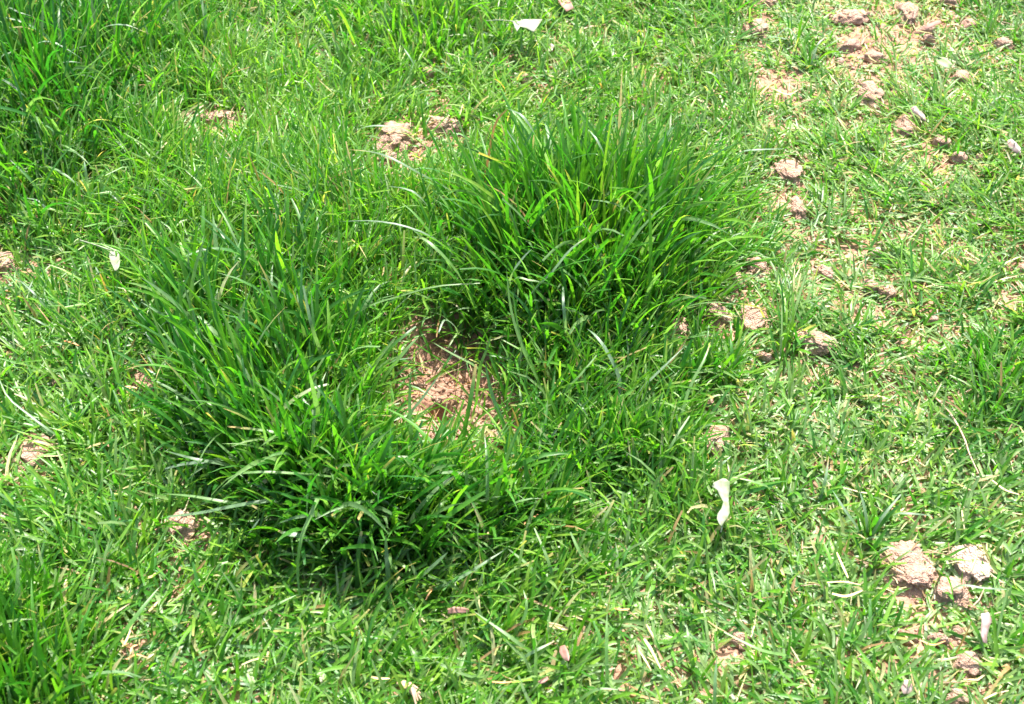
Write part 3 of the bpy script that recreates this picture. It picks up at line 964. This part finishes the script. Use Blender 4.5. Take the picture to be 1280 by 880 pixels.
st = np.array(((0.46, 0.34, 0.16), (0.36, 0.22, 0.11), (0.55, 0.46, 0.27), (0.28, 0.17, 0.09), (0.48, 0.42, 0.20)))[r.integers(0, 5, n)] * r.uniform(0.7, 1.15, (n, 1))
inh = np.hypot((pix(P)[:, 0] - 550) / 75, (pix(P)[:, 1] - 480) / 85) < 1
st[inh] = st[inh] * np.array((0.75, 0.55, 0.5))      # rotted litter in the hollow is redder
C = vert_colors(st, 2, 0.0)
VV, FF = merge(V, 2)
o = make_mesh('dry_thatch', VV, FF, M_GRASS, None, C.reshape(-1, 3))
tag(o, 'loose dry straw thatch scattered on the earth between the blades', 'thatch', kind='stuff')


# ------------------------------------------------------------------ soil clods
def ico(sub):
    import bmesh
    bm = bmesh.new()
    bmesh.ops.create_icosphere(bm, subdivisions=sub, radius=1)
    bm.verts.ensure_lookup_table()
    V = np.array([v.co[:] for v in bm.verts])
    F = np.array([[v.index for v in f.verts] for f in bm.faces])
    bm.free()
    return V, F


ICO = {k: ico(k) for k in (1, 2, 3, 4, 5)}


def clod_shape(wx, wy, hz, seed, sub, pellets):
    V, F = ICO[sub]
    rr = np.random.default_rng(seed)
    p = rr.normal(size=(pellets, 3))
    p /= np.linalg.norm(p, axis=1, keepdims=True)
    d2 = ((V[:, None] - p[None]) ** 2).sum(2)
    srt = np.sort(d2, 1)
    cell = np.sqrt(srt[:, 0])
    gap = np.sqrt(srt[:, 1]) - cell
    sz = math.sqrt(4 / pellets)
    k = 0.98 + 0.26 * vnoise(V + seed, 1.6, seed) + 0.15 * vnoise(V + seed, 3.3, seed + 1)
    k += 0.06 * sstep(0, 0.4 * sz, gap) - 0.05 * (cell / sz) ** 2
    k += 0.07 * vnoise(V, 6, seed + 2) + 0.06 * vnoise(V, 11, seed + 3) + 0.045 * vnoise(V, 22, seed + 4)
    X = V * k[:, None]
    k2 = 1 + 0.95 * np.clip(-V[:, 2], 0, 1) ** 0.8      # the foot spreads into the turf
    X[:, 0] *= wx / 2 * 0.92 * k2
    X[:, 1] *= wy / 2 * 0.92 * k2
    X[:, 2] = np.sign(X[:, 2]) * np.abs(X[:, 2]) ** 0.75 * hz
    X[:, 2] = np.where(X[:, 2] < 0, X[:, 2] * 1.6, X[:, 2])
    a = rr.uniform(-0.5, 0.5)
    R = np.array(((math.cos(a), -math.sin(a), 0), (math.sin(a), math.cos(a), 0), (0, 0, 1)))
    return X @ R.T, F


def place_clod(x, y, wd, ht, tone, label, seed, sub, group=None, name='soil_clod', cat='soil clod'):
    s = mpp(y)
    wx = wd * s
    hz = min(0.11 * wx, 0.11 * ht * s) + 0.004
    wy = max(0.5 * wx, (ht * s - hz * 0.5) / math.sin(DEP) * 1.05)
    g = at(x, y + ht * 0.12)
    z = ground_z(g[None])[0]
    X, F = clod_shape(wx, wy, hz * 1.15, seed, sub, int(26 + wd * 1.2))
    o = make_mesh(name, X, F, (M_CLODDARK if tone == 3 else (M_CLOD, M_CLODTAN, M_CLODPALE)[tone]) if tone != 0 else M_CLOD)
    o.location = (g[0], g[1], z + 0.008)
    tag(o, label, cat, group)
    return o


LAND = [(1165, 712, 'the three close clods'), (942, 405, 'the rounded pinkish tan clod'), (1015, 438, 'the low brown crumb ridge'), (892, 546, 'the tall narrow reddish clod'),
        (47, 566, 'the lone knobbly clod'), (228, 656, 'the pinkish clod by the crescent clump'), (184, 477, 'the half hidden dark clod'), (8, 329, 'the smooth lone clod'),
        (494, 173, 'the pinkish brown heap'), (985, 213, 'the wide clod with straw'), (1133, 161, 'the pink stacked cast'), (1210, 828, 'the dull reddish clod'),
        (272, 149, 'the thin pink soil strip'), (1095, 369, 'the touching tan and brown crumbs'), (1065, 23, 'the long pale pink clod'), (1135, 15, 'the upright pellet cast'),
        (944, 40, 'the pale pink clod'), (1086, 115, 'the sloping brown cast'), (904, 627, 'the torn white leaf'), (660, 30, 'the notched white leaf'), (143, 325, 'the small white leaf'),
        (1180, 78, 'the pale green leaf'), (1267, 183, 'the lone white petal'), (1232, 785, 'the long white petal'), (705, 816, 'the curled pink petal'), (572, 762, 'the pink bark flake'),
        (512, 866, 'the shredded wood chip'), (1195, 545, 'the brown twig'), (972, 112, 'the worn patch'), (165, 800, 'the straw patch'), (550, 480, 'the bare hollow'), (735, 330, 'the tall domed clump'),
        (400, 600, 'the crescent clump'), (40, 120, 'the dark clump with arched blades'), (1250, 470, 'the small dark tuft')]


def near(x, y):
    return min(LAND, key=lambda q: math.hypot(q[0] - x, q[1] - y))[2]


for i, (x, y, wd, ht, tone, lab) in enumerate(CL):
    place_clod(x, y, wd, ht, tone, lab, 100 + i * 7, 5 if wd > 45 else 4)
for i, (x, y, wd, ht, tone) in enumerate(SMALL):
    word = 'pale' if tone == 2 else ('tan', 'pinkish', 'tan')[tone % 3] if tone != 0 else 'brown'
    place_clod(x, y, wd, ht, tone, 'little %s soil crumb lying nearest %s' % (word, near(x, y)), 900 + i * 5, 3, 'soil crumbs by ' + near(x, y)[4:], 'soil_crumb', 'soil crumb')

# crumbs of earth in the hollow and round the clods
r = np.random.default_rng(21)
VV, FF, off = [], [], 0
V1, F1 = ICO[1]
spots = [(552, 480, 66, 74, 330)] + [(c[0], c[1] + c[3] * 0.3, c[2] * 0.75, c[3] * 0.6, 26) for c in CL] + [(w_[0], w_[1], w_[2], w_[3], 40) for w_ in WORN]
for x, y, rx, ry, k in spots:
    for _ in range(k):
        a, q = r.uniform(0, 6.28), math.sqrt(r.random())
        g = at(x + rx * q * math.cos(a), y + ry * q * math.sin(a))
        g[2] = ground_z(g[None])[0]
        sz = r.lognormal(-6.2, 0.45)
        J = V1 * r.uniform(0.7, 1.3, (len(V1), 1)) * np.array((1, r.uniform(0.6, 1.2), r.uniform(0.5, 0.9))) * sz
        VV.append(J + g + np.array((0, 0, sz * 0.35)))
        FF.append(F1 + off)
        off += len(V1)
o = make_mesh('soil_crumbs', np.vstack(VV), np.vstack(FF), M_CLOD)
tag(o, 'fine pinkish brown soil crumbs scattered in the hollow and by the clods', 'soil', kind='stuff')


# ------------------------------------------------------------------ fallen leaves, petals
def leaf(name, rows, z, mat, label, cat, group=None, stem=None, curl=0.004, seed=0, thick=0.0005):
    """rows of (left x, left y, right x, right y) pixels; heights in metres above the ground"""
    nr, nc = len(rows), 5
    grid = np.zeros((nr, nc, 3))
    for i, (lx, ly, rx, ry) in enumerate(rows):
        for j in range(nc):
            t = j / (nc - 1)
            zz = z + curl * math.sin(math.pi * t + seed) * 0.8 + curl * math.cos(i * 0.45 + seed)
            grid[i, j] = at(lx + (rx - lx) * t, ly + (ry - ly) * t, zz)
    c = grid.mean((0, 1))
    top = grid.reshape(-1, 3) - c
    bot = top - np.array((0, 0, thick))
    V = np.vstack((top, bot))
    m = nr * nc
    F = []
    for i in range(nr - 1):
        for j in range(nc - 1):
            a = i * nc + j
            F.append((a, a + nc, a + nc + 1, a + 1))
            F.append((m + a, m + a + 1, m + a + nc + 1, m + a + nc))
    ring = [j for j in range(nc)] + [i * nc + nc - 1 for i in range(1, nr)] + [(nr - 1) * nc + j for j in range(nc - 2, -1, -1)] + [i * nc for i in range(nr - 2, 0, -1)]
    for i in range(len(ring)):
        a, b = ring[i], ring[(i + 1) % len(ring)]
        F.append((a, b, m + b, m + a))
    if stem is None:
        o = make_mesh(name, V, F, mat)
        o.location = c
        tag(o, label, cat, group)
        return o
    root = empty(name, c)
    tag(root, label, cat, group)
    make_mesh('leaf_blade', V + c, F, mat, root)
    tube('stem', [at(x, y, zz) for x, y, zz in stem], 0.0009, 0.0006, mat, root)
    return root


def tube(name, pts, r0, r1, mat, parent=None, sides=6, n=14):
    C = catmull(np.array(pts), n)
    d = np.gradient(C, axis=0)
    d /= np.linalg.norm(d, axis=1, keepdims=True)
    e = np.cross(d, np.array((0.31, 0.2, 0.93)))
    e /= np.linalg.norm(e, axis=1, keepdims=True)
    f = np.cross(d, e)
    rad = np.linspace(r0, r1, n)[:, None, None]
    a = np.arange(sides) / sides * 2 * math.pi
    V = C[:, None] + rad * (e[:, None] * np.cos(a)[None, :, None] + f[:, None] * np.sin(a)[None, :, None])
    F = [(i * sides + j, i * sides + (j + 1) % sides, (i + 1) * sides + (j + 1) % sides, (i + 1) * sides + j) for i in range(n - 1) for j in range(sides)]
    return make_mesh(name, V.reshape(-1, 3), F, mat, parent)


leaf('torn_leaf', [(903, 598, 907, 598), (892, 603, 912, 602), (890, 608, 912, 608), (897, 613, 912, 613), (900, 620, 911, 619), (904, 627, 911, 626), (902, 635, 912, 634),
                   (897, 642, 912, 641), (896, 648, 909, 648), (898, 653, 905, 653), (901, 657, 903, 657)], 0.041, M_WHITE,
     'torn white bleached leaf with narrow waist lying upright on the lawn', 'leaf', None, [(902, 655, 0.041), (902, 660, 0.038), (901, 665, 0.034)], 0.003, 1)
leaf('notched_leaf', [(641, 27, 646, 25), (646, 40, 650, 26), (650, 33, 655, 24), (658, 35, 662, 24), (667, 40, 668, 24), (674, 30, 678, 24)], 0.062, M_WHITE,
     'broad notched whitish leaf lying flat on yellow green grass', 'leaf', None, [(643, 27, 0.062), (625, 25, 0.062), (608, 26, 0.054)], 0.003, 2)
leaf('bleached_leaf', [(138, 313, 146, 312), (136, 319, 149, 318), (138, 327, 150, 327), (141, 333, 149, 333), (143, 338, 146, 338)], 0.062, M_WHITE,
     'small white leaf hanging from a thin yellow stalk', 'leaf', None, [(142, 314, 0.062), (122, 307, 0.064), (100, 300, 0.055)], 0.003, 3)
leaf('round_leaf', [(1170, 74, 1173, 71), (1172, 80, 1182, 72), (1178, 83, 1187, 76), (1186, 86, 1191, 81)], 0.026, M_PALELEAF,
     'pale green rounded leaf on the thin lawn', 'leaf', None, None, 0.003, 4)
leaf('petal', [(1258, 176, 1264, 173), (1261, 184, 1270, 178), (1268, 190, 1276, 185), (1273, 193, 1276, 191)], 0.024, M_WPETAL, 'single white petal with pink shade lying apart on thin lawn', 'petal', None, None, 0.004, 5)
leaf('petal', [(1138, 135, 1144, 132), (1142, 141, 1150, 137), (1149, 147, 1156, 144), (1155, 152, 1158, 150)], 0.024, M_WPETAL, 'narrow white petal next to the pink stacked soil cast', 'petal', None, None, 0.004, 6)
leaf('petal', [(1226, 767, 1236, 765), (1227, 776, 1240, 775), (1226, 785, 1236, 786), (1226, 794, 1234, 795), (1229, 803, 1234, 804)], 0.026, M_WPETAL, 'long white and pink petal near the three close clods', 'petal', None, None, 0.004, 7)
leaf('petal', [(1130, 850, 1138, 849), (1126, 860, 1141, 859), (1129, 867, 1139, 867)], 0.018, M_WPETAL, 'dull white petal sunk between blades by the reddish clod', 'petal', None, None, 0.003, 8)
leaf('petal', [(697, -2, 706, -4), (701, 6, 714, 2), (708, 14, 717, 10)], 0.035, M_PETAL, 'pink petal on the grass by the notched white leaf', 'petal', None, None, 0.004, 9)
leaf('petal', [(684, 62, 689, 54), (687, 65, 692, 56), (690, 64, 693, 57)], 0.030, M_WPETAL, 'tiny whitish petal beside the worn strip of lawn', 'petal', None, None, 0.002, 10)
leaf('petal', [(700, 808, 706, 806), (699, 815, 710, 813), (703, 822, 712, 821), (707, 826, 711, 826)], 0.024, M_PETAL, 'curled pink petal beside a straw chip', 'petal', None, None, 0.004, 11)
leaf('petal', [(672, 852, 676, 855), (678, 848, 681, 853), (684, 845, 686, 849)], 0.020, M_PETAL, 'small deep pink petal among short blades', 'petal', None, None, 0.002, 12)
leaf('petal', [(1155, 33, 1158, 38), (1164, 28, 1167, 33), (1175, 25, 1177, 28)], 0.024, M_PETAL, 'salmon pink petal beside the upright pellet cast', 'petal', None, None, 0.002, 13)
leaf('bark_flake', [(559, 761, 560, 767), (568, 758, 570, 766), (578, 759, 579, 766), (586, 761, 586, 765)], 0.022, M_PETAL, 'flat pinkish bark flake at the foot of the crescent clump', 'bark flake', None, None, 0.002, 14)
leaf('straw_chip', [(686, 778, 686, 783), (694, 779, 694, 786), (703, 782, 703, 788), (710, 784, 710, 787)], 0.026, M_STRAW, 'yellow straw chip lying beside the curled pink petal', 'straw chip', None, None, 0.002, 15)

# shredded wood chip: a fan of splinters
c = at(512, 866, 0.012)
chip = empty('wood_chip', c)
tag(chip, 'pale shredded wood chip with fanned splinters', 'wood chip')
r = np.random.default_rng(3)
for i in range(9):
    a = -0.2 + i * 0.13
    x0, y0 = 512 + r.uniform(-6, 6), 858 + r.uniform(-3, 5) + i * 1.0
    ln = r.uniform(16, 30)
    p0 = at(x0 - ln * 0.4 * math.cos(a + 0.5), y0 - ln * 0.4 * math.sin(a + 0.5), 0.018 + 0.0012 * i)
    p1 = at(x0 + ln * 0.6 * math.cos(a + 0.5), y0 + ln * 0.6 * math.sin(a + 0.5), 0.014 + 0.0012 * i)
    tube('splinter', [p0, (p0 + p1) / 2 + np.array((0, 0, 0.002)), p1], 0.0022, 0.0009, M_BARK, chip, 5, 6)

# twig and single dry straws
o = tube('twig', [at(1168, 496, 0.018), at(1186, 514, 0.024), at(1204, 545, 0.026), at(1212, 568, 0.024), at(1223, 592, 0.016)], 0.0013, 0.0008, M_TWIG)
tag(o, 'thin pale brown twig lying across the worn lawn patch', 'twig')
STRAWS = [((1034, 728), (1055, 727), (1076, 731), 0), ((80, 426), (90, 428), (99, 432), 1), ((153, 484), (162, 483), (171, 485), 0), ((541, 735), (536, 742), (532, 750), 1),
          ((655, 655), (664, 649), (673, 642), 1), ((588, 673), (600, 672), (613, 664), 0), ((615, 852), (628, 853), (641, 852), 1), ((464, 846), (474, 848), (487, 848), 0),
          ((805, 798), (814, 812), (826, 836), 0), ((798, 812), (806, 824), (814, 838), 0), ((768, 760), (777, 762), (787, 761), 1), ((184, 722), (191, 720), (195, 716), 0),
          ((111, 690), (115, 694), (118, 700), 1), ((186, 764), (192, 758), (197, 752), 0), ((152, 800), (160, 808), (172, 806), 1), ((158, 824), (170, 818), (184, 822), 1),
          ((150, 815), (158, 800), (163, 788), 0), ((1040, 742), (1058, 745), (1078, 738), 0), ((1150, 800), (1166, 806), (1182, 801), 1), ((1060, 722), (1050, 700), (1046, 690), 0),
          ((620, 152), (626, 144), (634, 138), 1), ((1205, 312), (1216, 320), (1226, 326), 0), ((965, 110), (985, 118), (998, 112), 0), ((950, 118), (962, 106), (972, 100), 1),
          ((500, 495), (520, 492), (540, 496), 1), ((522, 440), (528, 452), (530, 462), 0), ((548, 470), (560, 462), (574, 452), 0), ((505, 470), (520, 466), (534, 470), 0),
          ((1240, 600), (1256, 612), (1274, 618), 0), ((855, 296 + 60), (866, 352), (880, 350), 0)]
for i, (a, b, c, k) in enumerate(STRAWS):
    zz = 0.155 if a == (620, 152) else (0.004 if 490 < a[0] < 610 and 400 < a[1] < 520 else 0.022)
    if zz == 0.004:
        q = []
        for p in (a, b, c):
            g = at(*p, -0.02)
            g[2] = ground_z(g[None])[0] + 0.004
            q.append(g)
        lab, grp = 'dry straw piece lying on the bare soil of the hollow', 'straws in the bare hollow'
    elif zz > 0.1:
        q = [at(598, 270, 0.005), at(609, 205, 0.10), at(619, 155, 0.168), at(634, 137, 0.185)]
        lab, grp = 'orange dry blade standing in the tall domed clump', None
    else:
        q = [at(*p, zz + (0.0015 if j == 1 else 0)) for j, p in enumerate((a, b, c))]
        wd = ('yellow', 'rust coloured')[k]
        lab, grp = '%s dry straw lying nearest %s' % (wd, near(*b)), 'straws by ' + near(*b)[4:]
    C = catmull(np.array(q), 9)
    d = np.gradient(C, axis=0)
    d /= np.linalg.norm(d, axis=1, keepdims=True)
    e = np.cross(np.array((0.15, 0.1, 1.0)) if zz < 0.1 else np.array((0.1, 1.0, 0.2)), d)
    e /= np.linalg.norm(e, axis=1, keepdims=True)
    Wd = (0.0020 + 0.0006 * (i % 3)) * profile(np.linspace(0, 1, 9), np.array([0.4]))
    V = ribbon(C[None], e[None], np.cross(d, e)[None], Wd, 0.28)
    o = make_mesh('dry_straw', V[0], F8, M_RUST if k else M_STRAW)
    tag(o, lab, 'straw', grp)
tri = sum(len(o_.data.loop_triangles) if False else len(o_.data.polygons) for o_ in col.objects if o_.type == 'MESH')
print('POLYGONS', tri, 'lawn', NLAWN, 'objects', len(col.objects))
